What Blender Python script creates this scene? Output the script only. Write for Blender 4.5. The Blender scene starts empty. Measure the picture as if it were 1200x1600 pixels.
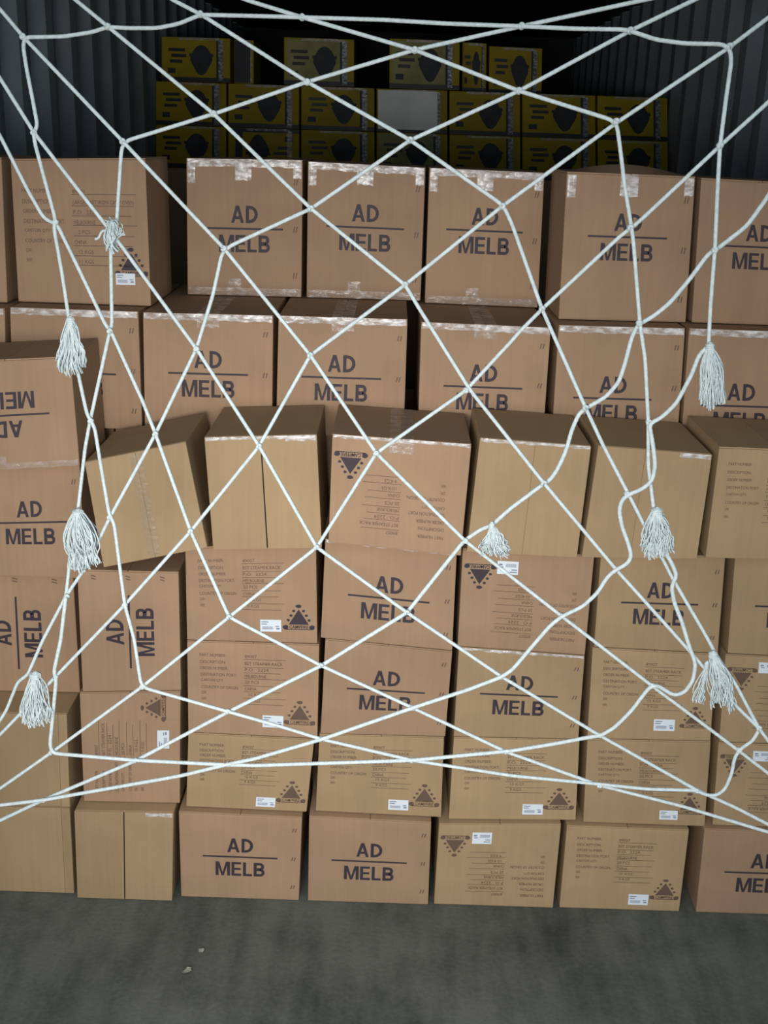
import bpy, bmesh, math, random
from mathutils import Vector, Matrix
random.seed(7)
SC = bpy.context.scene
COL = SC.collection

# ------------------------------------------------------------------ camera
F_PX = 1720.0; PITCH = math.radians(18.8); ROLL = 0.033; CAM_H = 1.68
cam_d = bpy.data.cameras.new('camera'); cam = bpy.data.objects.new('camera', cam_d); COL.objects.link(cam)
cam_d.sensor_fit = 'VERTICAL'; cam_d.sensor_height = 36.0; cam_d.lens = F_PX * 36.0 / 1600.0
cam_d.clip_start = 0.05
right = Vector((1, 0, 0)); upv = Vector((0, math.sin(PITCH), math.cos(PITCH))); back = Vector((0, -math.cos(PITCH), math.sin(PITCH)))
c_, s_ = math.cos(ROLL), math.sin(ROLL)
cx_ = right * c_ + upv * s_; cy_ = right * -s_ + upv * c_
M = Matrix((cx_, cy_, back)).transposed().to_4x4(); M.translation = Vector((0, 0, CAM_H))
cam.matrix_world = M
SC.camera = cam

# ------------------------------------------------------------------ light
SC.view_settings.view_transform = 'Standard'; SC.view_settings.look = 'None'
SC.view_settings.gamma = 1.0; SC.view_settings.use_curve_mapping = False
SC.view_settings.exposure = 0.08
world = bpy.data.worlds.new('overcast_sky'); SC.world = world; world.use_nodes = True
wn = world.node_tree.nodes; wl = world.node_tree.links; wn.clear()
wo = wn.new('ShaderNodeOutputWorld'); wb = wn.new('ShaderNodeBackground')
tc = wn.new('ShaderNodeTexCoord'); sp = wn.new('ShaderNodeSeparateXYZ'); rp = wn.new('ShaderNodeValToRGB')
wl.new(tc.outputs['Generated'], sp.inputs[0]); wl.new(sp.outputs['Z'], rp.inputs[0])
rp.color_ramp.elements[0].position = 0.0; rp.color_ramp.elements[0].color = (0.80, 0.92, 0.98, 1)
rp.color_ramp.elements[1].position = 0.8; rp.color_ramp.elements[1].color = (0.86, 0.97, 1.05, 1)
wl.new(rp.outputs[0], wb.inputs[0]); wb.inputs[1].default_value = 0.85
wl.new(wb.outputs[0], wo.inputs[0])
# added fill light behind the camera, brightens the middle rows
key_d = bpy.data.lights.new('center_fill_light', 'AREA'); key_d.shape = 'RECTANGLE'; key_d.size = 0.9; key_d.size_y = 0.7
key_d.energy = 11.5; key_d.color = (1.0, 0.95, 0.90); key_d.spread = math.radians(82)
key = bpy.data.objects.new('center_fill_light', key_d); COL.objects.link(key)
key.location = (-0.30, -0.25, 1.30)
key.rotation_euler = (Vector((-0.12, 2.2, .85)) - key.location).to_track_quat('-Z', 'Y').to_euler()

# ------------------------------------------------------------------ helpers
def unproj(px, py, Y):
    x = (px - 600) / F_PX; y = (800 - py) / F_PX
    d = cx_ * x + cy_ * y - back
    return Vector((0, 0, CAM_H)) + d * (Y / d.y)

def new_mat(name):
    m = bpy.data.materials.new(name); m.use_nodes = True
    nt = m.node_tree; b = nt.nodes['Principled BSDF']
    return m, nt, b

def simple_mat(name, col, rough=0.8, noise=0.0, nscale=30, spec=0.3):
    m, nt, b = new_mat(name)
    b.inputs['Roughness'].default_value = rough; b.inputs['Specular IOR Level'].default_value = spec
    if noise:
        t = nt.nodes.new('ShaderNodeTexCoord'); n = nt.nodes.new('ShaderNodeTexNoise')
        n.inputs['Scale'].default_value = nscale; n.inputs['Detail'].default_value = 5
        r = nt.nodes.new('ShaderNodeValToRGB')
        r.color_ramp.elements[0].position = 0.3; r.color_ramp.elements[1].position = 0.7
        r.color_ramp.elements[0].color = (*[c * (1 - noise) for c in col], 1)
        r.color_ramp.elements[1].color = (*[min(1, c * (1 + noise)) for c in col], 1)
        nt.links.new(t.outputs['Object'], n.inputs[0]); nt.links.new(n.outputs[0], r.inputs[0])
        nt.links.new(r.outputs[0], b.inputs['Base Color'])
    else:
        b.inputs['Base Color'].default_value = (*col, 1)
    return m

def kraft(name, col):
    m, nt, b = new_mat(name); N = nt.nodes; L = nt.links
    b.inputs['Roughness'].default_value = 0.72; b.inputs['Specular IOR Level'].default_value = 0.25
    t = N.new('ShaderNodeTexCoord')
    n = N.new('ShaderNodeTexNoise'); n.inputs['Scale'].default_value = 9; n.inputs['Detail'].default_value = 6
    L.new(t.outputs['Object'], n.inputs[0])
    mp = N.new('ShaderNodeMapping'); mp.inputs['Scale'].default_value = (130, 130, 4)
    n2 = N.new('ShaderNodeTexNoise'); n2.inputs['Scale'].default_value = 1.0; n2.inputs['Detail'].default_value = 2
    L.new(t.outputs['Object'], mp.inputs[0]); L.new(mp.outputs[0], n2.inputs[0])
    ad = N.new('ShaderNodeMath'); ad.operation = 'ADD'
    mu = N.new('ShaderNodeMath'); mu.operation = 'MULTIPLY'; mu.inputs[1].default_value = 0.55
    L.new(n2.outputs[0], mu.inputs[0]); L.new(n.outputs[0], ad.inputs[0]); L.new(mu.outputs[0], ad.inputs[1])
    oi = N.new('ShaderNodeObjectInfo')
    r = N.new('ShaderNodeMapRange'); r.inputs['From Min'].default_value = 0.4; r.inputs['From Max'].default_value = 1.15
    r.inputs['To Min'].default_value = 0.88; r.inputs['To Max'].default_value = 1.12
    L.new(ad.outputs[0], r.inputs[0])
    hs = N.new('ShaderNodeHueSaturation'); hs.inputs['Color'].default_value = (*col, 1)
    r2 = N.new('ShaderNodeMapRange'); r2.inputs['To Min'].default_value = 0.94; r2.inputs['To Max'].default_value = 1.06
    L.new(oi.outputs['Random'], r2.inputs[0])
    mm = N.new('ShaderNodeMath'); mm.operation = 'MULTIPLY'
    L.new(r.outputs[0], mm.inputs[0]); L.new(r2.outputs[0], mm.inputs[1]); L.new(mm.outputs[0], hs.inputs['Value'])
    L.new(hs.outputs[0], b.inputs['Base Color'])
    bp = N.new('ShaderNodeBump'); bp.inputs['Strength'].default_value = 0.18; bp.inputs['Distance'].default_value = 0.002
    L.new(ad.outputs[0], bp.inputs['Height']); L.new(bp.outputs[0], b.inputs['Normal'])
    return m

KP = kraft('kraft_board', (0.355, 0.229, 0.143))
KY = kraft('kraft_board_yellowish', (0.365, 0.252, 0.143))
INK = simple_mat('carton_ink', (0.045, 0.035, 0.045), 0.6)
INKS = simple_mat('carton_fine_print', (0.135, 0.085, 0.062), 0.6)
STK = simple_mat('white_sticker', (0.72, 0.78, 0.84), 0.5)
STKI = simple_mat('sticker_ink', (0.22, 0.26, 0.36), 0.5)
SEAM = simple_mat('seam_shade', (0.03, 0.022, 0.018), 0.9)  # painted shade for the gap between front flaps; the board itself is kraft

def tape_mat(name, col, alpha, rough):
    m, nt, b = new_mat(name); N = nt.nodes; L = nt.links
    b.inputs['Base Color'].default_value = (*col, 1); b.inputs['Roughness'].default_value = rough
    b.inputs['Specular IOR Level'].default_value = 0.8
    t = N.new('ShaderNodeTexCoord'); n = N.new('ShaderNodeTexNoise'); n.inputs['Scale'].default_value = 55; n.inputs['Detail'].default_value = 4
    mp = N.new('ShaderNodeMapping'); mp.inputs['Scale'].default_value = (1, 1, 2.2)
    L.new(t.outputs['Object'], mp.inputs[0]); L.new(mp.outputs[0], n.inputs[0])
    r = N.new('ShaderNodeMapRange'); r.inputs['From Min'].default_value = 0.35; r.inputs['From Max'].default_value = 0.65
    r.inputs['To Min'].default_value = alpha * 0.3; r.inputs['To Max'].default_value = min(1, alpha * 1.4)
    L.new(n.outputs[0], r.inputs[0]); L.new(r.outputs[0], b.inputs['Alpha'])
    bp = N.new('ShaderNodeBump'); bp.inputs['Strength'].default_value = 0.7; bp.inputs['Distance'].default_value = 0.004
    L.new(n.outputs[0], bp.inputs['Height']); L.new(bp.outputs[0], b.inputs['Normal'])
    return m
TAPE = tape_mat('clear_tape', (0.62, 0.52, 0.46), 0.4, 0.14)
TAPED = tape_mat('dull_clear_tape', (0.55, 0.44, 0.33), 0.22, 0.3)
TAPEW = tape_mat('crinkled_tape_white_glints', (0.78, 0.74, 0.73), 0.75, 0.12)  # clear tape whitened and made denser to paint its highlights

def link(name, bm, mats, parent=None, origin=None, smooth=False):
    me = bpy.data.meshes.new(name)
    if origin is not None:
        bmesh.ops.translate(bm, verts=bm.verts, vec=-Vector(origin))
    bm.to_mesh(me); bm.free()
    for m in (mats if isinstance(mats, (list, tuple)) else [mats]): me.materials.append(m)
    if smooth:
        for p in me.polygons: p.use_smooth = True
    o = bpy.data.objects.new(name, me); COL.objects.link(o)
    if parent is not None: o.parent = parent
    elif origin is not None: o.location = origin
    return o

def tag(o, label, cat, group=None, kind=None):
    if label: o['label'] = label
    if cat: o['category'] = cat
    if group: o['group'] = group
    if kind: o['kind'] = kind
    return o

def hexa(bm, f, b, mat=0, bev=0.0):
    """f, b: four corners (TL,TR,BR,BL) of front and back."""
    tmp = bmesh.new() if bev else bm
    vf = [tmp.verts.new(p) for p in f]; vb = [tmp.verts.new(p) for p in b]
    fs = [tmp.faces.new([vf[3], vf[2], vf[1], vf[0]]), tmp.faces.new(vb)]
    for i in range(4):
        j = (i + 1) % 4
        fs.append(tmp.faces.new([vf[i], vf[j], vb[j], vb[i]]))
    for q in fs: q.material_index = mat
    if bev:
        bmesh.ops.recalc_face_normals(tmp, faces=tmp.faces)
        bmesh.ops.bevel(tmp, geom=list(tmp.edges), offset=bev, segments=2, affect='EDGES', profile=0.6)
        me = bpy.data.meshes.new('t'); tmp.to_mesh(me); tmp.free(); bm.from_mesh(me); bpy.data.meshes.remove(me)

_txt = {}
def text_poly(s, bold=0.0):
    k = (s, bold)
    if k in _txt: return _txt[k]
    cu = bpy.data.curves.new('t', 'FONT'); cu.body = s; cu.size = 1.0; cu.resolution_u = 2; cu.offset = bold
    cu.fill_mode = 'FRONT'
    ob = bpy.data.objects.new('t', cu); COL.objects.link(ob)
    dg = bpy.context.evaluated_depsgraph_get(); dg.update()
    me = bpy.data.meshes.new_from_object(ob.evaluated_get(dg))
    vs = [(v.co.x, v.co.y) for v in me.vertices]; fs = [tuple(p.vertices) for p in me.polygons]
    xs = [v[0] for v in vs]; ys = [v[1] for v in vs]
    x0, x1, y0, y1 = min(xs), max(xs), min(ys), max(ys)
    vs = [((x - x0) / (x1 - x0), (y - y0) / (y1 - y0)) for x, y in vs]
    COL.objects.unlink(ob); bpy.data.objects.remove(ob); bpy.data.curves.remove(cu); bpy.data.meshes.remove(me)
    _txt[k] = (vs, fs, (x1 - x0) / (y1 - y0)); return _txt[k]

def bold_letters(word):
    """heavy sans capitals as lists of polygons in a unit cap height; returns polys, total width"""
    T = .20; out = []; x = 0.0
    def bar(x0, y0, x1, y1): out.append([(x + x0, y0), (x + x1, y0), (x + x1, y1), (x + x0, y1)])
    def sk(x0, x1, w=.19): out.append([(x + x0, 0), (x + x0 + w, 0), (x + x1 + w, 1), (x + x1, 1)])
    def bowl(xs_, y0, y1, xe):
        cx = xe - (y1 - y0) / 2 if xe - (y1 - y0) / 2 > xs_ else xs_ + .02; ry = (y1 - y0) / 2; rx = xe - cx; cy = (y0 + y1) / 2
        bar(xs_, y1 - T * .92, cx, y1); bar(xs_, y0, cx, y0 + T * .92)
        n = 8
        for k in range(n):
            a, b = -math.pi / 2 + math.pi * k / n, -math.pi / 2 + math.pi * (k + 1) / n
            out.append([(x + cx + (rx - T) * math.cos(a), cy + (ry - T * .92) * math.sin(a)), (x + cx + rx * math.cos(a), cy + ry * math.sin(a)),
                        (x + cx + rx * math.cos(b), cy + ry * math.sin(b)), (x + cx + (rx - T) * math.cos(b), cy + (ry - T * .92) * math.sin(b))])
    for ch in word:
        if ch == 'A':
            sk(0, .30); out.append([(x + .62, 0), (x + .81, 0), (x + .51, 1), (x + .32, 1)]); bar(.18, .22, .63, .38); w = .81
        elif ch == 'D': bar(0, 0, T, 1); bowl(T, 0, 1, .76); w = .76
        elif ch == 'M':
            bar(0, 0, T, 1); bar(.78, 0, .78 + T, 1)
            out.append([(x + .40, 0), (x + .54, 0), (x + .25, 1), (x + .08, 1)]); out.append([(x + .41, 0), (x + .55, 0), (x + .87, 1), (x + .70, 1)]); w = .95
        elif ch == 'E': bar(0, 0, T, 1); bar(T, 0, .66, .16); bar(T, .43, .62, .58); bar(T, .84, .65, 1); w = .66
        elif ch == 'L': bar(0, 0, T, 1); bar(T, 0, .60, .16); w = .60
        elif ch == 'B': bar(0, 0, T, 1); bowl(T, 0, .57, .74); bowl(T, .43, 1, .70); w = .74
        x += w + .12
    return out, x - .12

class Face:
    """front face of a carton with unit coordinates; rot turns the print."""
    def __init__(s, q, rot=0): s.q = q; s.rot = rot
    def p(s, u, v, off=0.0, raw=False):       # v measured downwards
        if not raw:
            if s.rot == 180: u, v = 1 - u, 1 - v
            elif s.rot == 90: u, v = v, 1 - u       # reads bottom to top
        TL, TR, BR, BL = s.q
        a = TL.lerp(TR, u); b = BL.lerp(BR, u)
        r = a.lerp(b, v); return Vector((r.x, r.y - off, r.z))
    def bold(s, bm, word, u0, v0, u1, v1, mat, off=0.0006):
        polys, W = bold_letters(word)
        for i, P in enumerate(polys):
            f = bm.faces.new([bm.verts.new(s.p(u0 + px / W * (u1 - u0), v1 + py * (v0 - v1), off + .00001 * (i % 3))) for px, py in P])
            f.material_index = mat
    def rect(s, bm, u0, v0, u1, v1, mat, off=0.0006, raw=False):
        vs = [bm.verts.new(s.p(u, v, off, raw)) for u, v in ((u0, v1), (u1, v1), (u1, v0), (u0, v0))]
        bm.faces.new(vs).material_index = mat
    def poly(s, bm, pts, mat, off=0.0006):
        bm.faces.new([bm.verts.new(s.p(u, v, off)) for u, v in pts]).material_index = mat
    def text(s, bm, txt, u0, v0, u1, v1, mat, bold=0.0, off=0.0006):
        vs, fs, _ = text_poly(txt, bold)
        bv = [bm.verts.new(s.p(u0 + x * (u1 - u0), v1 + y * (v0 - v1), off)) for x, y in vs]
        for f in fs:
            try: bm.faces.new([bv[i] for i in f]).material_index = mat
            except ValueError: pass

def mark_ad(bm, fc, w, h, cu=0.5, cv=0.5, k=1.0, side_marks=True):
    if fc.rot == 90: w, h = h, w
    W = w * k if fc.rot != 90 else w * 0.98
    # print sized in carton widths
    a = W / w; b = W / h
    cap = 0.135
    fc.rect(bm, cu - .31 * a, cv - .0075 * b, cu + .31 * a, cv + .0075 * b, 1)
    fc.bold(bm, 'AD', cu - .107 * a, cv - (.045 + cap) * b, cu + .107 * a, cv - .045 * b, 1)
    fc.bold(bm, 'MELB', cu - .205 * a, cv + .05 * b, cu + .205 * a, cv + (.05 + cap) * b, 1)
    if side_marks:
        for vv in (0.16, 0.5, 0.84):
            for i in (-1, 1):
                u = 0.94 + i * 0.011
                fc.poly(bm, [(u - .006, vv + .022), (u + .002, vv + .022), (u + .012, vv - .022), (u + .003, vv - .022)], 2)

LAB = ['PART NUMBER:', 'DESCRIPTION:', 'ORDER NUMBER:', 'DESTINATION PORT:', 'CARTON QTY:', 'COUNTRY OF ORIGIN:', 'GW:', 'NW:']
VAL = ['89007', 'BST STEAMER RACK', 'P.O.  2224', 'MELBOURNE', '20 PCS', 'CHINA', '10 KGS', '9 KGS']
VAL2 = ['89001', 'LARGE CAST IRON CAMP OVEN', 'P.O.  2224', 'MELBOURNE', '2 PCS', 'CHINA', '12 KGS', '11 KGS']
def mark_info(bm, fc, w, h, logo=True, big=False, dark=1, du=0.0):
    if fc.rot == 90: w, h = h, w
    ch = 0.024 * (1.05 if not big else 1.2)                   # letter height in carton widths
    if not big:
        v_lab = [.144, .217, .283, .352, .415, .488, .549, .615]; v_line = [.178, .262, .322, .385, .460, .524, .596, .659]
        u0, u1, vals, cr = .095 + du, .43 + du, VAL, .75 + du * .3
    else:
        v_lab = [.215, .288, .355, .425, .490, .560, .628, .695]; v_line = [.24, .318, .385, .450, .522, .590, .66, .725]
        u0, u1, vals, cr = .07, .44, VAL2, .92
    for i in range(8):
        t = LAB[i]; _, _, ar = text_poly(t, 0.0)
        hh = ch * w / h
        wd = len(t) * (.0165 if not big else .0185)
        fc.text(bm, t, u0 + i * .002, v_lab[i] - hh / 2, u0 + wd, v_lab[i] + hh / 2, 2, 0.0)
        t = vals[i]; wd = len(t) * .0180; o = 0.03 if (i > 5 or (big and i == 4)) else 0
        fc.text(bm, t, u1 + .008 + o, v_lab[i] - hh / 2 + .005, u1 + .008 + o + wd, v_lab[i] + hh / 2 + .005, 2, 0.0)
        fc.rect(bm, u1, v_line[i] - .0022, cr - .02 * (i % 3), v_line[i] + .0022, 2)
    if logo:
        if big: lu, lv, lw = .865, .70, .24
        else: lu, lv, lw = .86, .735, .235
        lh = lw * .88 * w / h
        def T(x, y): return (lu + x * lw, lv + y * lh)       # x,y in -.5...5, y down
        fc.poly(bm, [T(0, -.32), T(-.33, .27), T(.33, .27)][::-1], dark)
        def stone(x, y, r, sq=1.0):
            n = 9
            fc.poly(bm, [T(x + r * math.cos(2 * math.pi * k / n) * (1 + .12 * ((k * 7) % 3 - 1)), y + r * sq * math.sin(2 * math.pi * k / n)) for k in range(n)][::-1], dark)
        stone(0, -.44, .10, .7)
        for i in range(3):
            t = (i + 1) / 4
            for sg in (-1, 1): stone(sg * (.07 + .36 * t), -.44 + .72 * t, .052)
        for sg in (-1, 1): stone(sg * .43, .38, .095)
        fc.rect(bm, *T(-.42, .445), *T(.42, .475), dark)
        fc.text(bm, 'CAMPFIRE', *T(-.31, .30), *T(.31, .43), dark, 0.02)

def sticker(name, fc, u0, v0, u1, v1, root, origin, rot=0):
    bm = bmesh.new(); raw = True
    P = lambda u, v, off: fc.p(u, v, off, True)
    hexa(bm, [P(u0, v0, .0014), P(u1, v0, .0014), P(u1, v1, .0014), P(u0, v1, .0014)],
             [P(u0, v0, .0006), P(u1, v0, .0006), P(u1, v1, .0006), P(u0, v1, .0006)], 0)
    def bar(a, b, c, d):
        if rot == 180: a, b, c, d = 1 - c, 1 - d, 1 - a, 1 - b
        if rot == 90: a, b, c, d = b, 1 - c, d, 1 - a
        U = lambda x: u0 + x * (u1 - u0); V = lambda y: v0 + y * (v1 - v0)
        bm.faces.new([bm.verts.new(P(*q, .0018)) for q in ((U(a), V(d)), (U(c), V(d)), (U(c), V(b)), (U(a), V(b)))]).material_index = 1
    bar(.06, .14, .40, .22); bar(.06, .32, .32, .40)
    x = .10
    for i in range(16):
        wd = [.012, .022, .016][i % 3]; bar(x, .55, x + wd, .82); x += wd + .016
    bar(.72, .5, .90, .58); bar(.76, .66, .92, .8)
    return link(name, bm, [STK, STKI], root, origin)

CART = {}
def carton(key, quad, Y, depth, label, group=None, on=None, print_=None, rot=0, mat='p', zb=None, mv=0.5, mk=1.0,
           flaps='top', seam=0.0012, tape='', stick=None, logo=True, gap=0.0015, cu=0.5, du=0.0, big=False, z0=None, seam_u=0.5):
    TL, TR, BR, BL = [unproj(x, y, Y) for x, y in quad]
    if on:
        o = CART[on]
        def topz(x):
            a, b = o[0], o[1]; t = (x - a.x) / (b.x - a.x); t = min(1, max(0, t)); return a.z + (b.z - a.z) * t
        BL.z = topz(BL.x) + .002; BR.z = topz(BR.x) + .002
    if zb is not None: BL.z = BR.z = zb
    q = [TL, TR, BR, BL]
    q[0].x += gap; q[3].x += gap; q[1].x -= gap; q[2].x -= gap
    CART[key] = [v.copy() for v in q]
    bk = Vector((0, depth, 0))
    org = Vector(((BL.x + BR.x) / 2, Y + depth / 2, min(BL.z, BR.z)))
    m = KP if mat == 'p' else KY
    bm = bmesh.new()
    th = .003
    ft = [v.copy() for v in q]; yb = 0
    if flaps == 'top': ft[0].z -= th; ft[1].z -= th
    ffr = [v.copy() for v in ft]
    if flaps == 'front':
        for v in ffr: v.y += th
    hexa(bm, ffr, [v + bk for v in ft], 0, .0022)
    w = (TR - TL).length; h = (TL - BL).length
    fc = Face(q, rot)
    if flaps == 'front' and seam > .001:      # near-black strip paints the shade inside the open seam
        fc.rect(bm, seam_u - .0035 / w, .01, seam_u + .0035 / w, .99, 3, -th * .9, True)
    if print_ == 'ad': mark_ad(bm, fc, w, h, cu, mv, mk)
    elif print_ == 'info': mark_info(bm, fc, w, h, logo, big, 2 if key[0] in '123' else 1, du)
    root = link('shipping_carton', bm, [m, INK, INKS, SEAM], None, org)
    tag(root, label, 'box', group or 'brown export cartons stacked across the container')
    # flaps
    if flaps == 'top':
        for s in (0, 1):
            b2 = bmesh.new()
            ua, ub = ((0.001, .5 - seam / w / 2) if s == 0 else (.5 + seam / w / 2, .999))
            a = TL.lerp(TR, ua); b = TL.lerp(TR, ub); d = Vector((0, 0, th))
            f = [a, b, b - d * .95, a - d * .95]
            hexa(b2, [p + Vector((0, .0015, 0)) for p in f], [p + bk - Vector((0, .0015, 0)) for p in f], 0, .0006)
            link('top_flap', b2, [m], root, org)
    elif flaps == 'front':
        for s in (0, 1):
            b2 = bmesh.new()
            ua, ub = ((0.0, seam_u - seam / w / 2) if s == 0 else (seam_u + seam / w / 2, 1.0))
            f = [fc.p(ua, .004, 0, True), fc.p(ub, .004, 0, True), fc.p(ub, .996, 0, True), fc.p(ua, .996, 0, True)]
            hexa(b2, f, [p + Vector((0, th * .95, 0)) for p in f], 0, .0006)
            link('front_flap', b2, [m], root, org)
    # tape
    def strip(u0, v0, u1, v1, mt, wob=0.0, nm='packing_tape'):
        b3 = bmesh.new(); n = max(4, int((u1 - u0) * w / .012)); k = max(2, int((v1 - v0) * h / .008))
        g = []
        for i in range(n + 1):
            col = []
            for j in range(k + 1):
                u = u0 + (u1 - u0) * i / n; v = v0 + (v1 - v0) * j / k
                if j == k: v += random.uniform(-.006, .006)
                off = .0012 + random.uniform(0, wob)
                if i in (0, n) or j in (0, k): off = .0009
                col.append(b3.verts.new(fc.p(u, v, off, True)))
            g.append(col)
        for i in range(n):
            for j in range(k): b3.faces.new([g[i][j + 1], g[i + 1][j + 1], g[i + 1][j], g[i][j]])
        return link(nm, b3, [mt], root, org)
    if 't' in tape:     # tape over the top seam, wrapping down the front
        b3 = bmesh.new(); tw = .024 / w
        a = TL.lerp(TR, .5 - tw); b = TL.lerp(TR, .5 + tw); e = Vector((0, 0, .0008)); fo = Vector((0, -.001, 0))
        dn = Vector((0, 0, -.03))
        vs = [a + bk + e, b + bk + e, a + e + fo, b + e + fo, a + dn + fo, b + dn + fo]
        V = [b3.verts.new(v) for v in vs]
        b3.faces.new([V[2], V[3], V[1], V[0]]); b3.faces.new([V[4], V[5], V[3], V[2]])
        link('seam_tape', b3, [TAPE], root, org)
    if 'e' in tape: strip(.01, .002, .99, .055, TAPEW, .0016, 'edge_tape_glint')
    if 'f' in tape: strip(.01, .002, .99, .03, TAPEW, .001, 'edge_tape_glint')  # thin whitish strip paints the bright glint along the top edge
    if 'c' in tape:     # three tabs: corners and middle
        strip(.01, .02, .075, .17, TAPEW, .0008); strip(.92, .01, .99, .13, TAPEW, .0008)
        strip(.42, .0, .56, .15, TAPEW, .0016)
    if 'b' in tape: strip(.015, .94, .99, .995, TAPE, .0012); strip(.36, .87, .47, .95, TAPE, .001)
    if 's' in tape: strip(.72, .006, .99, .05, TAPEW, .0016)
    if 'm' in tape: strip(.44, .02, .56, .98, TAPED, .0006)
    if stick: sticker('shipping_sticker', fc, *stick, root, org, rot)
    if 'x' in tape:     # bulged torn flap edge
        b3 = bmesh.new(); n = 14; top = []; bot = []
        for i in range(n + 1):
            u = i / n; a = TL.lerp(TR, .06 + .88 * u)
            bot.append(b3.verts.new(a + Vector((0, .004, .0002))))
            top.append(b3.verts.new(a + Vector((0, .07, .002 + .016 * math.sin(math.pi * u)))))
        for i in range(n): b3.faces.new([bot[i], bot[i + 1], top[i + 1], top[i]])
        link('bulged_flap', b3, [m], root, org)
    return root

# ------------------------------------------------------------------ setting
def concrete():
    m, nt, b = new_mat('dusty_concrete'); N = nt.nodes; L = nt.links
    b.inputs['Roughness'].default_value = 0.85; b.inputs['Specular IOR Level'].default_value = 0.25
    t = N.new('ShaderNodeTexCoord')
    n1 = N.new('ShaderNodeTexNoise'); n1.inputs['Scale'].default_value = 3.2; n1.inputs['Detail'].default_value = 8; n1.inputs['Roughness'].default_value = .65
    mp = N.new('ShaderNodeMapping'); mp.inputs['Scale'].default_value = (14, 2.5, 1); mp.inputs['Rotation'].default_value = (0, 0, .5)
    n2 = N.new('ShaderNodeTexNoise'); n2.inputs['Scale'].default_value = 1.6; n2.inputs['Detail'].default_value = 7
    n3 = N.new('ShaderNodeTexNoise'); n3.inputs['Scale'].default_value = 90; n3.inputs['Detail'].default_value = 4
    L.new(t.outputs['Object'], n1.inputs[0]); L.new(t.outputs['Object'], mp.inputs[0]); L.new(mp.outputs[0], n2.inputs[0]); L.new(t.outputs['Object'], n3.inputs[0])
    a = N.new('ShaderNodeMath'); a.operation = 'ADD'; L.new(n1.outputs[0], a.inputs[0])
    k = N.new('ShaderNodeMath'); k.operation = 'MULTIPLY'; k.inputs[1].default_value = .5; L.new(n2.outputs[0], k.inputs[0]); L.new(k.outputs[0], a.inputs[1])
    a2 = N.new('ShaderNodeMath'); a2.operation = 'ADD'; L.new(a.outputs[0], a2.inputs[0])
    k2 = N.new('ShaderNodeMath'); k2.operation = 'MULTIPLY'; k2.inputs[1].default_value = .25; L.new(n3.outputs[0], k2.inputs[0]); L.new(k2.outputs[0], a2.inputs[1])
    r = N.new('ShaderNodeValToRGB'); r.color_ramp.elements[0].position = .62; r.color_ramp.elements[1].position = 1.12
    r.color_ramp.elements[0].color = (.050, .057, .046, 1); r.color_ramp.elements[1].color = (.135, .145, .125, 1)
    L.new(a2.outputs[0], r.inputs[0]); L.new(r.outputs[0], b.inputs['Base Color'])
    bp = N.new('ShaderNodeBump'); bp.inputs['Strength'].default_value = .3; bp.inputs['Distance'].default_value = .004
    L.new(n3.outputs[0], bp.inputs['Height']); L.new(bp.outputs[0], b.inputs['Normal'])
    return m
def plate(name, pts, mat, kind='structure'):
    bm = bmesh.new(); hexa(bm, pts[:4], pts[4:], 0); bmesh.ops.recalc_face_normals(bm, faces=bm.faces)
    o = link(name, bm, [mat]); o['kind'] = kind; return o
def boxpts(x0, x1, y0, y1, z0, z1):
    V = Vector
    return [V((x0, y0, z1)), V((x1, y0, z1)), V((x1, y0, z0)), V((x0, y0, z0)), V((x0, y1, z1)), V((x1, y1, z1)), V((x1, y1, z0)), V((x0, y1, z0))]
plate('floor', boxpts(-9, 9, -9, 11, -.08, 0), concrete())
STEEL = simple_mat('painted_container_steel', (0.25, 0.31, 0.335), 0.6, 0.12, 6)
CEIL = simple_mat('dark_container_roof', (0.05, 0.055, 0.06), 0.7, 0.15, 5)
XL, XR, YF, YB, ZC = -1.12, 1.26, 1.28, 8.6, 2.39
def corrugated(name, x, outward, y0, y1, z0, z1):
    bm = bmesh.new(); prof = []; y = y0; pitch = .278; d = .036 * outward
    while y < y1:
        prof += [(y, 0), (y + .072, 0), (y + .14, d), (y + .21, d)]; y += pitch
    prof = [(min(a, y1), b) for a, b in prof] + [(y1, 0)]
    th = .004 * outward
    rows = []
    for (a, b) in prof:
        rows.append([bm.verts.new((x + b, a, z0)), bm.verts.new((x + b, a, z1)), bm.verts.new((x + b + th, a, z1)), bm.verts.new((x + b + th, a, z0))])
    for i in range(len(rows) - 1):
        for k in range(4):
            p, q = rows[i], rows[i + 1]; kk = (k + 1) % 4
            try: bm.faces.new([p[k], p[kk], q[kk], q[k]])
            except ValueError: pass
    bmesh.ops.remove_doubles(bm, verts=bm.verts, dist=1e-6)
    bmesh.ops.recalc_face_normals(bm, faces=bm.faces)
    o = link(name, bm, [STEEL]); o['kind'] = 'structure'; return o
corrugated('wall_left', XL, -1, YF, YB, 0, ZC)
corrugated('wall_right', XR, 1, YF, YB, 0, ZC)
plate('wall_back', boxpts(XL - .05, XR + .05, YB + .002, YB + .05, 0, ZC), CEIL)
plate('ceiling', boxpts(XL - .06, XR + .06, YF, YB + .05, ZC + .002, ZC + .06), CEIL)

# ------------------------------------------------------------------ cartons
S = (.565, .76, .725, .885)     # usual sticker place
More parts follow.
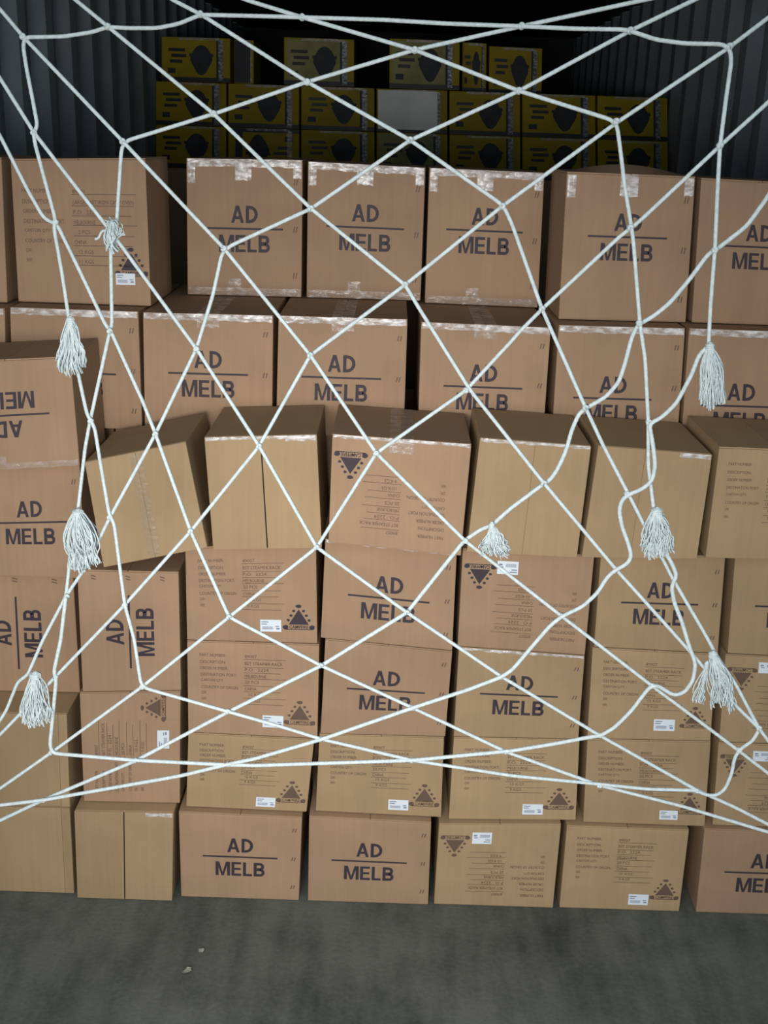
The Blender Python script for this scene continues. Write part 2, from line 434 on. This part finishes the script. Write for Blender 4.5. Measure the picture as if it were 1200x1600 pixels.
# bottom row
carton('1a', [(-90, 1258), (110, 1262), (117, 1397), (-80, 1392)], 2.12, .25, 'plain yellowish carton on the floor at the far left, cut by the photo edge', zb=.001, mat='y', flaps='front', seam=.0004, tape='', seam_u=.93)
carton('1b', [(115, 1267), (272, 1270), (270, 1412), (120, 1402)], 2.105, .25, 'plain narrow carton on the floor with a dark vertical seam down its front', zb=.001, mat='y', flaps='front', seam=.0026, tape='s')
carton('1c', [(278, 1268), (473, 1277), (468, 1408), (282, 1400)], 2.122, .24, 'AD MELB carton on the floor directly right of the plain carton with the vertical seam', zb=.001, print_='ad', tape='')
carton('1d', [(482, 1275), (675, 1285), (670, 1413), (480, 1405)], 2.122, .24, 'AD MELB carton on the floor, second lettered one from the left in the bottom row', zb=.001, print_='ad')
carton('1e', [(685, 1287), (878, 1288), (865, 1418), (677, 1413)], 2.125, .24, 'floor carton with upside-down fine print and the triangle logo at its top left', zb=.001, print_='info', rot=180, mat='y', stick=(.28, .10, .44, .235))
carton('1f', [(885, 1290), (1078, 1297), (1062, 1425), (873, 1420)], 2.127, .24, 'floor carton with upright fine print and white sticker, left of the dark gap', zb=.001, print_='info', mat='y', stick=(.565, .80, .73, .93))
carton('1g', [(1100, 1295), (1300, 1302), (1285, 1430), (1087, 1421)], 2.127, .24, 'AD MELB carton on the floor at the right photo edge beyond the dark gap', zb=.001, print_='ad', mat='p')
# second row
carton('3a', [(-90, 1112), (105, 1116), (110, 1258), (-85, 1254)], 2.12, .25, 'plain yellowish carton second from the floor at the left edge, under a dark void', on='1a', mat='y', flaps='front', seam=.0004, seam_u=.93)
carton('3b', [(123, 1082), (283, 1080), (282, 1258), (130, 1253)], 2.14, .22, 'tall carton with fine print and triangle logo turned sideways, above the seamed plain carton', on='1b', print_='info', rot=90, stick=(.77, .34, .89, .50))
carton('2c', [(293, 1145), (492, 1155), (480, 1275), (290, 1268)], 2.14, .24, 'low fine-print carton with sticker and triangle, right of the tall sideways-print one', on='1c', print_='info', mat='y', stick=(.575, .82, .735, .95))
carton('2d', [(498, 1147), (695, 1152), (690, 1283), (492, 1275)], 2.14, .24, 'fine-print carton standing on the second AD MELB floor carton from the left', on='1d', print_='info', mat='y', stick=(.575, .80, .735, .93))
carton('2e', [(708, 1152), (907, 1156), (900, 1288), (700, 1282)], 2.14, .24, 'fine-print carton standing on the floor carton with the upside-down print', on='1e', print_='info', mat='y', stick=(.575, .80, .735, .93))
carton('2f', [(917, 1155), (1112, 1159), (1102, 1293), (910, 1287)], 2.14, .24, 'fine-print carton standing on the floor carton that is left of the dark gap', on='1f', print_='info', mat='y', stick=(.62, .82, .77, .93))
carton('2g', [(1122, 1160), (1320, 1168), (1305, 1300), (1112, 1293)], 2.14, .24, 'fine-print carton with upside-down triangle at the right photo edge, second from the floor', on='1g', print_='info', rot=180, mat='y', stick=(.28, .08, .44, .20))
# third row
carton('3c', [(291, 1001), (500, 1007), (497, 1152), (293, 1142)], 2.14, .24, 'fine-print carton third from the floor, left of the third-row AD MELB carton', on='2c', print_='info', stick=(.575, .77, .735, .90))
carton('3d', [(507, 998), (708, 1018), (697, 1147), (500, 1140)], 2.14, .24, 'AD MELB carton third from the floor, under the one with the shiny slanting top', on='2d', print_='ad')
carton('3e', [(716, 1011), (915, 1025), (905, 1155), (708, 1148)], 2.14, .24, 'AD MELB carton third from the floor, right one of that row', on='2e', print_='ad', mat='y', tape='f')
carton('3f', [(925, 1012), (1121, 1022), (1112, 1153), (917, 1150)], 2.14, .24, 'fine-print carton third from the floor under the rightmost lettered carton of the row above', on='2f', print_='info', mat='y', stick=(.53, .76, .70, .89))
carton('3g', [(1133, 1022), (1330, 1032), (1320, 1165), (1123, 1158)], 2.14, .24, 'right-edge carton third from the floor with upside-down triangle and sticker', on='2g', print_='info', rot=180, mat='y', stick=(.27, .07, .43, .19))
# fourth row
carton('4a', [(-70, 892), (115, 898), (126, 1080), (-62, 1085)], 2.215, .22, 'carton with sideways AD MELB lettering at the left photo edge', on='3a', print_='ad', rot=90, cu=.5)
carton('4b', [(119, 890), (280, 894), (284, 1078), (128, 1080)], 2.14, .22, 'carton with sideways AD MELB lettering standing on the sideways fine-print carton', on='3b', print_='ad', rot=90, tape='')
carton('4c', [(288, 855), (495, 851), (497, 1003), (291, 998)], 2.14, .24, 'fine-print carton fourth from the floor with crisp triangle logo and sticker at lower right', on='3c', print_='info', stick=(.565, .76, .725, .885))
carton('4d', [(507, 842), (715, 863), (708, 1013), (500, 998)], 2.14, .24, 'AD MELB carton fourth from the floor with a shiny taped, slanting top edge', on='3d', print_='ad', tape='f', mv=.53)
carton('4e', [(722, 857), (930, 868), (915, 1023), (714, 1009)], 2.14, .24, 'fourth-row carton with upside-down print, its sticker right of the upside-down triangle', on='3e', print_='info', rot=180, stick=(.27, .10, .43, .23))
carton('4f', [(938, 867), (1135, 869), (1123, 1020), (927, 1012)], 2.14, .24, 'AD MELB carton fourth from the floor behind the drooping cords at the right', on='3f', print_='ad', mat='y', tape='', mv=.5)
carton('4g', [(1148, 868), (1345, 872), (1330, 1030), (1136, 1020)], 2.14, .24, 'carton fourth from the floor cut by the right photo edge', on='3g', print_='ad', mat='y')
# jumbled front tier
carton('5L', [(-62, 736), (125, 722), (134, 884), (-57, 890)], 2.19, .22, 'upright AD MELB carton at the left edge beneath the upside-down one', on='4a', print_='ad', cu=.56, mv=.5)
carton('5U', [(-97, 566), (111, 557), (125, 717), (-92, 729)], 2.16, .21, 'carton with upside-down AD MELB lettering at the left photo edge', on='5L', print_='ad', rot=180, tape='b', mv=.5)
carton('5b', [(131, 722), (291, 690), (325, 856), (161, 887)], 2.10, .24, 'blank carton tilted out of line, leaning between its neighbours at the left', None, mat='y', flaps='front', seam=.0004, tape='m', seam_u=.5)
carton('5c', [(318, 683), (496, 679), (504, 848), (332, 851)], 2.115, .255, 'blank yellowish carton with a dark vertical seam, right beside the tilted carton', on='4c', mat='y', flaps='front', seam=.0026, tape='sf')
carton('5d', [(518, 678), (738, 694), (722, 856), (512, 838)], 2.115, .255, 'carton with crisp upside-down fine print and triangle logo at its top left corner', on='4d', print_='info', rot=180, tape='tf', du=.05)
carton('5e', [(749, 684), (925, 697), (903, 863), (729, 850)], 2.115, .255, 'blank yellowish carton right of the crisp upside-down print carton', on='4e', mat='y', flaps='front', seam=.0003, tape='f')
carton('5f', [(934, 696), (1114, 710), (1091, 863), (909, 860)], 2.115, .255, 'blank yellowish carton behind the frayed tassel at the right', on='4f', mat='y', flaps='front', seam=.0003, seam_u=.42, tape='s')
carton('5g', [(1123, 698), (1310, 706), (1292, 872), (1103, 860)], 2.115, .255, 'carton with faint fine print at the right edge beside the blank yellowish one', on='4g', print_='info', logo=False, mat='y')
# sixth row (set back)
Z6 = 1.045
carton('6a', [(-190, 478), (8, 482), (12, 662), (-185, 660)], 2.38, .48, 'mostly cropped carton at the left edge of the set-back row, its right corner showing', zb=Z6, print_=None, tape='e')
carton('6b', [(14, 480), (217, 487), (223, 665), (20, 660)], 2.38, .48, 'set-back AD MELB carton half hidden behind the upside-down lettered carton', zb=Z6, print_='ad', tape='e', mv=.53, cu=.50)
carton('6c', [(222, 488), (428, 493), (426, 670), (225, 666)], 2.38, .48, 'set-back AD MELB carton above the tilted blank carton', zb=Z6, print_='ad', tape='et', mv=.50)
carton('6d', [(434, 493), (638, 499), (632, 675), (430, 672)], 2.38, .48, 'set-back AD MELB carton above the blank one with the vertical seam', zb=Z6, print_='ad', tape='et', mv=.50)
carton('6e', [(657, 503), (862, 512), (850, 680), (652, 675)], 2.38, .48, 'set-back AD MELB carton right of the dark gap in its row', zb=Z6, print_='ad', tape='et', mv=.53)
carton('6f', [(872, 508), (1072, 513), (1060, 690), (861, 685)], 2.38, .48, 'set-back AD MELB carton second from the right with shiny top tape', zb=Z6, print_='ad', tape='e', mv=.60, cu=.46)
carton('6g', [(1076, 513), (1280, 520), (1266, 695), (1064, 688)], 2.38, .48, 'set-back AD MELB carton at the right edge behind a hanging tassel', zb=Z6, print_='ad', tape='e', mv=.63, cu=.44)
# top brown row
G7 = 'tall cartons of the highest brown row'
carton('7a', [(-165, 240), (3, 246), (13, 479), (-150, 474)], 2.45, .24, 'cropped carton at the left end of the highest brown row', G7, on='6a', tape='')
carton('7b', [(15, 248), (228, 247), (237, 480), (28, 477)], 2.45, .24, 'large fine-print carton of the highest brown row with a small rope tuft before it', G7, on='6b', print_='info', big=True, stick=(.745, .775, .89, .855), tape='')
carton('7c', [(290, 247), (474, 250), (472, 460), (292, 455)], 2.66, .24, 'taped AD MELB carton of the highest brown row next to the large fine-print carton', G7, on='6c', print_='ad', tape='ecb', mv=.50, mk=1.08)
carton('7d', [(480, 252), (666, 262), (658, 468), (478, 458)], 2.66, .24, 'AD MELB carton in the middle of the highest brown row, taped along the top', G7, on='6d', print_='ad', tape='ecb', mv=.46, mk=1.08)
carton('7e', [(670, 262), (852, 270), (842, 470), (663, 468)], 2.66, .24, 'taped AD MELB carton of the highest brown row, left of the deep gap', G7, on='6e', print_='ad', tape='ecb', mv=.44, mk=1.08)
carton('7f', [(885, 268), (1088, 276), (1073, 499), (872, 496)], 2.45, .24, 'AD MELB carton of the highest brown row with a bulging top flap', G7, on='6f', print_='ad', tape='cx', mv=.42)
carton('7g', [(1095, 278), (1288, 288), (1275, 510), (1080, 503)], 2.45, .24, 'AD MELB carton at the right end of the highest brown row', G7, on='6g', print_='ad', tape='', mv=.45)

# cartons that carry the set-back rows, hidden behind the front tiers
G8 = 'tall plain cartons standing behind the front stacks'
def plain_box(x0, x1, y0, y1, z0, z1, label, group):
    bm = bmesh.new(); p = boxpts(x0, x1, y0, y1, z0, z1); hexa(bm, p[:4], p[4:], 0, .003)
    o = Vector(((x0 + x1) / 2, (y0 + y1) / 2, z0))
    r = link('shipping_carton', bm, [KP], None, o); tag(r, label, 'box', group)
    return r
for i in range(5):
    x0 = -1.09 + i * .464
    plain_box(x0, x0 + .46, 2.46, 2.90, .001, Z6 - .002, 'tall plain brown carton on the floor behind the front stacks', G8)
# carry the tiers of the back load
for i in range(5):
    x0 = -1.07 + i * .456
    plain_box(x0, x0 + .45, 5.32, 5.74, .001, 1.515, 'very tall plain brown carton on the floor under the yellow boxes', 'plain cartons under the yellow boxes')

# ------------------------------------------------------------------ yellow boxes at the back
YEL = simple_mat('yellow_printed_board', (0.34, 0.25, 0.006), 0.5, 0.12, 10, .15)
YELD = simple_mat('pale_film_over_print', (0.28, 0.27, 0.10), 0.5, 0.2, 12, .2)
BLK = simple_mat('black_printed_band', (0.02, 0.022, 0.03), 0.4, 0.0, 10, .2)
POT = simple_mat('printed_pot_grey', (0.022, 0.028, 0.036), 0.5, 0.35, 14, .2)
WHT = simple_mat('white_paper_sheet', (0.90, 0.93, 0.92), 0.6, 0.12, 8)
FILM = tape_mat('shiny_tape_flecks', (0.5, 0.55, 0.6), 0.4, 0.15)
YY = 5.3
def yellow(quad, label, variant=0, dy=0.0, zb=None, zt=None):
    q = [unproj(x, y, YY + dy) for x, y in quad]
    if zb is not None: q[2].z = q[3].z = zb
    if zt is not None: q[0].z = q[1].z = zt
    q[0].x += .002; q[3].x += .002; q[1].x -= .002; q[2].x -= .002
    bk = Vector((0, .28, 0)); org = Vector(((q[2].x + q[3].x) / 2, YY + dy + .14, min(q[2].z, q[3].z)))
    bm = bmesh.new(); hexa(bm, q, [v + bk for v in q], 0, .002)
    fc = Face(q, 180 if variant == 'inv' else 0)
    if variant == 'end':
        fc.rect(bm, .02, .02, .84, .98, 1)
    else:
        fc.rect(bm, .0, .90, 1, .995, 1); fc.rect(bm, 0.80, .06, .90, .90, 2, .0007)
        n = 22; pts = []
        for k in range(n):           # pot seen on the printed side: lid dome, rim, narrowing bowl
            a = 2 * math.pi * k / n; x = math.cos(a); y = math.sin(a)
            r = .155 * (1 - .16 * max(0, y)) * (1.05 if abs(y) < .35 else .95)
            pts.append((.58 + r * x * (1.0 if y < .2 else .9), .50 + .36 * y * (.92 if y < 0 else .98)))
        fc.poly(bm, pts[::-1], 2, .0009)
        fc.rect(bm, .405, .36, .755, .43, 2, .0010)
        for k, (a, b) in enumerate(((.10, .34), (.14, .36), (.12, .30))):
            fc.rect(bm, a, .25 + k * .13, b, .32 + k * .13, 1, .0008)
        fc.rect(bm, .09, .70, .20, .82, 2, .0008)
        if variant == 'white': fc.rect(bm, .02, .03, .86, .93, 3, .003)
        if variant == 'pale': fc.rect(bm, .03, .04, .80, .90, 4, .0002)
    root = link('cookware_box', bm, [YEL, BLK, POT, WHT, YELD], None, org)
    tag(root, label, 'box', 'yellow cookware boxes at the back')
    b2 = bmesh.new()
    fc.rect(b2, .83, .04, .90, .96, 0, .0018, True)
    link('side_tape', b2, [FILM], root, org)
    b2 = bmesh.new(); fc.rect(b2, .25, .005, .85, .06, 0, .0018, True)
    link('top_tape', b2, [FILM], root, org)
    return root
xs = [243, 356, 470, 588, 702, 816, 934, 1047]
LY = ['at the left end', 'second from the left', 'third from the left', 'in the middle column', 'third from the right', 'second from the right', 'at the right end']
for i in range(7):
    a, b = xs[i], xs[i + 1]
    ya = 197 + (a - 243) * .016; yb_ = 197 + (b - 243) * .016
    yellow([(a, ya), (b - 2, yb_), (b - 2, yb_ + 68), (a, ya + 68)], f'yellow box with a printed pot {LY[i]} of the lower visible yellow row', 'inv' if i == 1 else ('pale' if i == 3 else 0), zb=1.518, zt=1.700)
for i in range(7):
    a, b = xs[i], xs[i + 1]
    ya = 124 + (a - 243) * .018; yb_ = 124 + (b - 243) * .018
    lab = f'yellow box with a printed pot {LY[i]} of the full row above' if i != 3 else 'yellow box covered by a bright white paper sheet'
    yellow([(a, ya), (b - 2, yb_), (b - 2, yb_ + 70), (a, ya + 70)], lab, 'white' if i == 3 else 0, zb=1.702, zt=1.886)
yellow([(252, 57), (360, 60), (360, 121), (252, 119)], 'yellow box at the left end of the gappy topmost row', 0, zb=1.889)
yellow([(365, 62), (397, 63), (397, 122), (365, 122)], 'dark box end with a yellow edge in the topmost row', 'end', .05, zb=1.889)
yellow([(443, 58), (554, 62), (554, 124), (443, 122)], 'hazy pale yellow box alone between gaps in the topmost row', 'pale', zb=1.889)
yellow([(608, 60), (719, 64), (719, 127), (608, 124)], 'pale film covered yellow box in the topmost row above the white sheet', 'pale', zb=1.889)
yellow([(722, 66), (761, 68), (761, 129), (722, 128)], 'narrow dark yellow box in the topmost row behind the pale one', 0, .2, zb=1.889)
yellow([(764, 72), (848, 76), (848, 131), (764, 128)], 'shadowed yellow box at the right end of the topmost row', 0, .25, zb=1.889)

# ------------------------------------------------------------------ net
def rope_mat():
    m, nt, b = new_mat('white_cotton_rope'); N = nt.nodes; L = nt.links
    b.inputs['Roughness'].default_value = .85; b.inputs['Specular IOR Level'].default_value = .2
    t = N.new('ShaderNodeTexCoord'); n = N.new('ShaderNodeTexNoise'); n.inputs['Scale'].default_value = 160; n.inputs['Detail'].default_value = 4
    r = N.new('ShaderNodeValToRGB'); r.color_ramp.elements[0].position = .3; r.color_ramp.elements[1].position = .65
    r.color_ramp.elements[0].color = (.39, .45, .46, 1); r.color_ramp.elements[1].color = (.50, .57, .585, 1)
    L.new(t.outputs['Object'], n.inputs[0]); L.new(n.outputs[0], r.inputs[0]); L.new(r.outputs[0], b.inputs['Base Color'])
    bp = N.new('ShaderNodeBump'); bp.inputs['Strength'].default_value = .4; bp.inputs['Distance'].default_value = .001
    L.new(n.outputs[0], bp.inputs['Height']); L.new(bp.outputs[0], b.inputs['Normal'])
    return m
ROPE = rope_mat()
def ynet(px, py):
    px = min(1400, max(-200, px)); py = min(1800, max(-200, py))
    return 1.66 - .11 * px / 1200 - .09 * py / 1600 + .02 * math.sin(px / 260.0) * math.cos(py / 310.0)
def netp(px, py, dy=0.0): return unproj(px, py, ynet(px, py) + dy)

def resample(P, step):
    out = [P[0].copy()]; acc = 0
    for a, b in zip(P, P[1:]):
        L = (b - a).length
        if L < 1e-9: continue
        t = step - acc
        while t <= L:
            out.append(a.lerp(b, t / L)); t += step
        acc = L - (t - step)
    return out
def smooth(P, n):
    for _ in range(n):
        P = [P[0]] + [(P[i - 1] + P[i] * 2 + P[i + 1]) / 4 for i in range(1, len(P) - 1)] + [P[-1]]
    return P
def tube(bm, P, r, seg=9, twist=None, lay=0.0):
    """swept tube; lay>0 carves a three-strand twist."""
    rings = []; up = Vector((0, 1, 0)); s = 0
    for i, p in enumerate(P):
        t = (P[min(i + 1, len(P) - 1)] - P[max(i - 1, 0)]).normalized()
        side = t.cross(up)
        if side.length < 1e-4: side = Vector((1, 0, 0))
        side.normalize(); nn = side.cross(t).normalized()
        if i: s += (P[i] - P[i - 1]).length
        rr = r(i / (len(P) - 1)) if callable(r) else r
        ring = []
        for k in range(seg):
            a = 2 * math.pi * k / seg
            rad = rr * (1 + lay * math.cos(3 * (a - s * 2 * math.pi / .021)))
            ring.append(bm.verts.new(p + (side * math.cos(a) + nn * math.sin(a)) * rad))
        rings.append(ring)
    for A, B in zip(rings, rings[1:]):
        for k in range(seg):
            bm.faces.new([A[k], A[(k + 1) % seg], B[(k + 1) % seg], B[k]])
    bm.faces.new(rings[0]); bm.faces.new(rings[-1][::-1])

NET0 = netp(600, 700)
net = bpy.data.objects.new('rope_net', None); COL.objects.link(net); net.location = NET0
tag(net, 'white knotted rope net with frayed tassels hung in front of the cartons', 'net')
STR = {
 'border_top': [(53,207),(59,198),(50,150),(42,110),(36,72),(38,58),(60,58),(100,57),(145,50),(168,42),(200,44),(245,44),(280,37),(313,23),(400,25),(472,27),(600,31),(700,37),(815,41),(900,45),(975,46),(987,49),(1025,62),(1070,68),(1130,69),(1141,76),(1143,95),(1135,150),(1125,228),(1121,300),(1117,390),(1110,480),(1107,542)],
 'L1': [(60,-48),(168,41),(334,178),(486,326),(633,445),(655,482),(735,610),(850,755),(963,890),(1080,1020),(1100,1043),(1147,1100),(1186,1138),(1200,1157),(1260,1230)],
 'L2': [(-60,-42),(0,14),(36,57),(192,221),(350,388),(485,555),(588,708),(727,845),(878,963),(1018,1071),(1153,1172),(1200,1208),(1270,1262)],
 'L0': [(-60,30),(0,122),(53,207),(125,300),(172,360),(307,545),(405,697),(495,855),(636,957),(785,1058),(937,1149),(1088,1234),(1150,1262),(1200,1288),(1280,1325)],
 'Lm': [(-60,110),(0,212),(45,300),(68,340),(78,347),(88,348),(123,420),(165,508),(173,517),(223,627),(243,678),(298,830),(358,964),(502,1040),(645,1106),(792,1175),(937,1227),(1067,1260),(1200,1300),(1290,1325)],
 'L3': [(200,-48),(270,0),(313,22),(480,128),(641,219),(778,315),(787,322),(800,350),(847,483),(915,637),(943,697),(982,772),(1010,827),(1035,872),(1050,902),(1107,1000),(1117,1020),(1150,1070),(1186,1138)],
 'L4': [(300,-35),(385,0),(472,27),(648,78),(811,142),(955,187),(964,194),(970,240),(976,290),(987,357),(990,380),(1000,507),(1008,560),(1013,660),(1013,727),(1017,760),(1022,800)],
 'M1': [(53,207),(54,222),(75,300),(87,343),(84,355),(97,427),(108,500),(122,583),(136,648),(142,657),(148,668),(158,730),(170,800),(173,810),(178,815),(195,945),(210,1000),(220,1068),(226,1075),(357,1112),(438,1135),(503,1155),(645,1188),(800,1212),(935,1225),(1013,1233),(1088,1235),(1105,1243),(1120,1243),(1133,1233),(1143,1210),(1148,1183),(1157,1170),(1177,1157),(1186,1140)],
 'border_bottom': [(103,932),(95,1000),(84,1050),(88,1062),(78,1165),(82,1177),(213,1188),(357,1195),(400,1196),(643,1188),(800,1173),(867,1162),(925,1151),(937,1150),(960,1137),(987,1110),(1015,1073),(1027,1070),(1037,1077),(1053,1087),(1070,1082),(1083,1063),(1087,1037),(1077,1010),(1065,970),(1053,940),(1049,915),(1058,900),(1050,880),(1040,864),(1030,840),(1022,800)],
 'U1': [(-50,1205),(10,1110),(28,1065),(43,1055),(67,1000),(103,932),(108,887),(112,840),(122,797),(133,700),(141,657),(170,525),(175,508),(173,380),(182,353),(190,230),(197,220),(334,178),(480,128),(648,78),(815,41),(1020,-3),(1100,-20)],
 'M3': [(-60,1190),(0,1148),(37,1110),(87,1057),(195,945),(298,830),(405,697),(485,555),(633,445),(785,322),(963,192),(1138,75),(1200,28),(1270,-25)],
 'M4': [(-60,1270),(0,1232),(80,1176),(222,1073),(358,964),(495,855),(588,708),(728,610),(800,532),(812,518),(847,483),(970,368),(985,357),(1000,345),(1125,228),(1200,160),(1270,90)],
 'M5': [(103,932),(133,887),(172,808),(243,678),(307,545),(333,460),(347,395),(360,384),(486,326),(641,219),(811,142),(985,48),(1095,-5),(1180,-45)],
 'M6': [(-60,1266),(0,1258),(68,1250),(283,1212),(357,1194),(400,1185),(503,1155),(645,1106),(733,1077),(783,1058),(800,1047),(840,1000),(860,977),(878,963),(910,948),(933,927),(950,900),(963,890),(982,880),(987,868),(982,850),(972,823),(967,797),(972,780),(983,772),(1000,766),(1010,759),(1019,752),(1024,727),(1020,693),(1014,662),(1033,653),(1057,630),(1080,587),(1093,553),(1107,541)],
 'M7': [(-60,1305),(0,1282),(67,1250),(213,1188),(357,1112),(502,1040),(636,957),(725,845),(753,826),(767,822),(797,795),(848,757),(860,750),(873,730),(885,703),(893,673),(905,645),(917,637),(947,620),(967,597),(977,567),(987,527),(997,507),(1020,495),(1047,473),(1077,437),(1108,395),(1122,388),(1167,353),(1200,307),(1230,250)],
}
RR = .0028
crossing_off = {'border_top': -.001, 'L1': 0, 'L2': 0.001, 'L0': 0, 'Lm': .001, 'L3': .001, 'L4': 0, 'M1': -.002, 'border_bottom': -.003, 'U1': .003, 'M3': .003, 'M4': .003, 'M5': .003, 'M6': -.004, 'M7': .004}
for nm, pts in STR.items():
    pts = list(pts)
    for e in (0, -1):                      # run the cord on beyond the frame
        a = pts[e]; b = pts[1 if e == 0 else -2]
        if not (0 <= a[0] <= 1200 and 0 <= a[1] <= 1600):
            L = math.hypot(a[0] - b[0], a[1] - b[1]); k = 380 / L
            q = (a[0] + (a[0] - b[0]) * k, a[1] + (a[1] - b[1]) * k)
            pts.insert(0, q) if e == 0 else pts.append(q)
    P = []
    for (a, b) in zip(pts, pts[1:]):
        n = max(1, int(math.hypot(b[0] - a[0], b[1] - a[1]) / 25))
        P += [netp(a[0] + (b[0] - a[0]) * i / n, a[1] + (b[1] - a[1]) * i / n, crossing_off[nm]) for i in range(n)]
    P.append(netp(*pts[-1], crossing_off[nm]))
    P = smooth(resample(P, .003), 7)
    bm = bmesh.new(); tube(bm, P, RR * (1.12 if nm in ('border_bottom', 'M6', 'M7') else 1), 9, lay=.08)
    link('cord', bm, [ROPE], net, NET0, smooth=True)
# knots where cords pass through each other
KN = [(168,41),(36,57),(313,22),(472,27),(815,41),(985,48),(1140,73),(53,207),(192,221),(334,178),(480,128),(648,78),(641,219),(811,142),(963,190),(1125,228),
      (350,388),(486,326),(633,445),(785,322),(985,356),(1117,391),(847,483),(87,347),(172,517),(307,545),(485,555),(588,708),(728,610),(915,637),(999,505),(142,657),(243,678),
      (405,697),(850,755),(980,772),(172,808),(298,830),(495,855),(727,845),(963,890),(105,932),(195,945),(358,964),(636,957),(878,963),(502,1040),(785,1058),(87,1057),(222,1073),(357,1112),(645,1106),
      (1018,1071),(80,1176),(503,1155),(213,1188),(645,1188),(792,1175),(937,1149),(1186,1138),(357,1194),(68,1250),(937,1227),(1088,1235),(1155,1172),(1014,660)]
for (x, y) in KN:
    c = netp(x, y, -.001); bm = bmesh.new()
    ang = random.uniform(0, 3.14); P = []
    for k in range(26):      # a small clove-hitch-like wrap
        t = k / 25; a = ang + t * 2 * math.pi * 1.6
        P.append(c + Vector((.0026 * math.cos(a), .0024 * math.sin(a * 1.5), .0026 * math.sin(a) + .002 * (t - .5))))
    tube(bm, P, .0022, 7)
    link('knot', bm, [ROPE], net, NET0, smooth=True)
# frayed tassels
def tassel(top, ends, nf, name='tassel', r=.00095, neck=.008, curl=.004, bulb=0.0):
    """top: pixel of the binding; ends: list of (x, y) pixels the yarns reach."""
    bm = bmesh.new(); A = netp(*top, -.006)
    for k in range(int(nf * 1.5)):
        i = random.random() * (len(ends) - 1); j = int(i); f = i - j
        e = ends[j]; g = ends[min(j + 1, len(ends) - 1)]
        ex = e[0] + (g[0] - e[0]) * f + random.uniform(-2, 2); ey = e[1] + (g[1] - e[1]) * f + random.uniform(-5, 5)
        B = netp(ex, ey, -.006 + random.uniform(-.012, .010))
        a0 = random.uniform(0, 6.28); s = A + Vector((neck * .5 * math.cos(a0), neck * .5 * math.sin(a0), random.uniform(-.004, .003)))
        ph = random.uniform(0, 6.28); n = 12; P = []
        for q in range(n + 1):
            t = q / n; p = s.lerp(B, t)
            out = (B - s).x * .35 * math.sin(math.pi * t)
            wv = curl * math.sin(t * 9 + ph) * t
            bb = bulb * math.sin(math.pi * min(1, t * 1.25)) if t < .8 else 0
            P.append(p + Vector((out * .5 + wv + bb * math.cos(a0), wv * .6 + bb * math.sin(a0), .003 * math.sin(t * 7 + ph))))
        tube(bm, P, r * random.uniform(.8, 1.25), 5)
    # binding turns at the head
    for w in range(-3, 3):
        kk = {-3: .12, -2: .32, -1: .50}.get(w, .62)
        P = [A + Vector((neck * kk * math.cos(a), neck * kk * math.sin(a), .003 - (w if w >= 0 else w * .45) * .0026)) for a in [i * 2 * math.pi / 14 for i in range(15)]]
        tube(bm, P, .0016, 6)
    return link(name, bm, [ROPE], net, NET0, smooth=True)
tassel((110, 502), [(90, 560), (97, 580), (108, 584), (118, 576), (128, 577), (135, 566)], 60, curl=.003)
tassel((122, 802), [(110, 884), (120, 888), (132, 890), (140, 882), (154, 878)], 90, neck=.012, bulb=.012, curl=.003)
tassel((55, 1056), [(33, 1112), (41, 1132), (50, 1133), (58, 1131), (67, 1130), (80, 1120)], 75, neck=.013, curl=.003, bulb=.003)
tassel((1109, 543), [(1094, 624), (1104, 632), (1112, 636), (1118, 628), (1132, 628)], 80, neck=.008, curl=.0015, bulb=.005)
tassel((1026, 800), [(1004, 855), (1012, 868), (1025, 866), (1038, 868), (1053, 856)], 85, neck=.012, bulb=.004)
tassel((1114, 1024), [(1110, 1105), (1120, 1092), (1128, 1100), (1142, 1110), (1146, 1098)], 60, neck=.009, bulb=.005)
tassel((1104, 1040), [(1080, 1090), (1094, 1098), (1098, 1094)], 14, neck=.004)
tassel((768, 823), [(754, 866), (775, 864), (784, 868), (790, 866), (795, 858)], 55, neck=.005, r=.0008, curl=.004)
tassel((765, 838), [(752, 852), (757, 868)], 10, neck=.003, r=.0008, curl=.004)
tassel((174, 352), [(167, 384), (174, 390), (182, 388)], 30, neck=.009, r=.0011, bulb=.006, curl=.003)
tassel((170, 372), [(166, 346), (175, 344), (190, 356), (192, 364)], 14, neck=.007, r=.0009, curl=.004)
# loose tail of the left tuft
bm = bmesh.new()
tube(bm, smooth(resample([netp(*p, -.008) for p in [(170, 364), (163, 359), (158, 362), (156, 370), (150, 375), (147, 372)]], .002), 4), .0019, 7)
link('loose_tail', bm, [ROPE], net, NET0, smooth=True)

# ------------------------------------------------------------------ litter on the floor
PAPER = simple_mat('torn_paper', (.34, .33, .28), .8, .2, 60)
def scrap(px, py, s, label):
    d = unproj(px, py, 1.0); t = CAM_H / (CAM_H - d.z); p = Vector((d.x * t, d.y * t, .0))
    bm = bmesh.new(); n = 7; vs = []
    for k in range(n):
        a = 2 * math.pi * k / n; r = s * random.uniform(.5, 1.1)
        vs.append(bm.verts.new(p + Vector((r * 1.3 * math.cos(a), r * .8 * math.sin(a), .002 + random.uniform(0, .006)))))
    f = bm.faces.new(vs); e = bmesh.ops.extrude_face_region(bm, geom=[f])
    bmesh.ops.translate(bm, verts=[v for v in e['geom'] if isinstance(v, bmesh.types.BMVert)], vec=(0, 0, .001))
    mz = min(v.co.z for v in bm.verts); bmesh.ops.translate(bm, verts=bm.verts, vec=(0, 0, .0005 - mz))
    bmesh.ops.recalc_face_normals(bm, faces=bm.faces)
    o = link('paper_scrap', bm, [PAPER], None, p); tag(o, label, 'litter')
scrap(294, 1518, .010, 'larger pale torn scrap lying on the bare floor left of centre')
scrap(315, 1487, .006, 'tiny pale scrap on the floor just above the larger one')
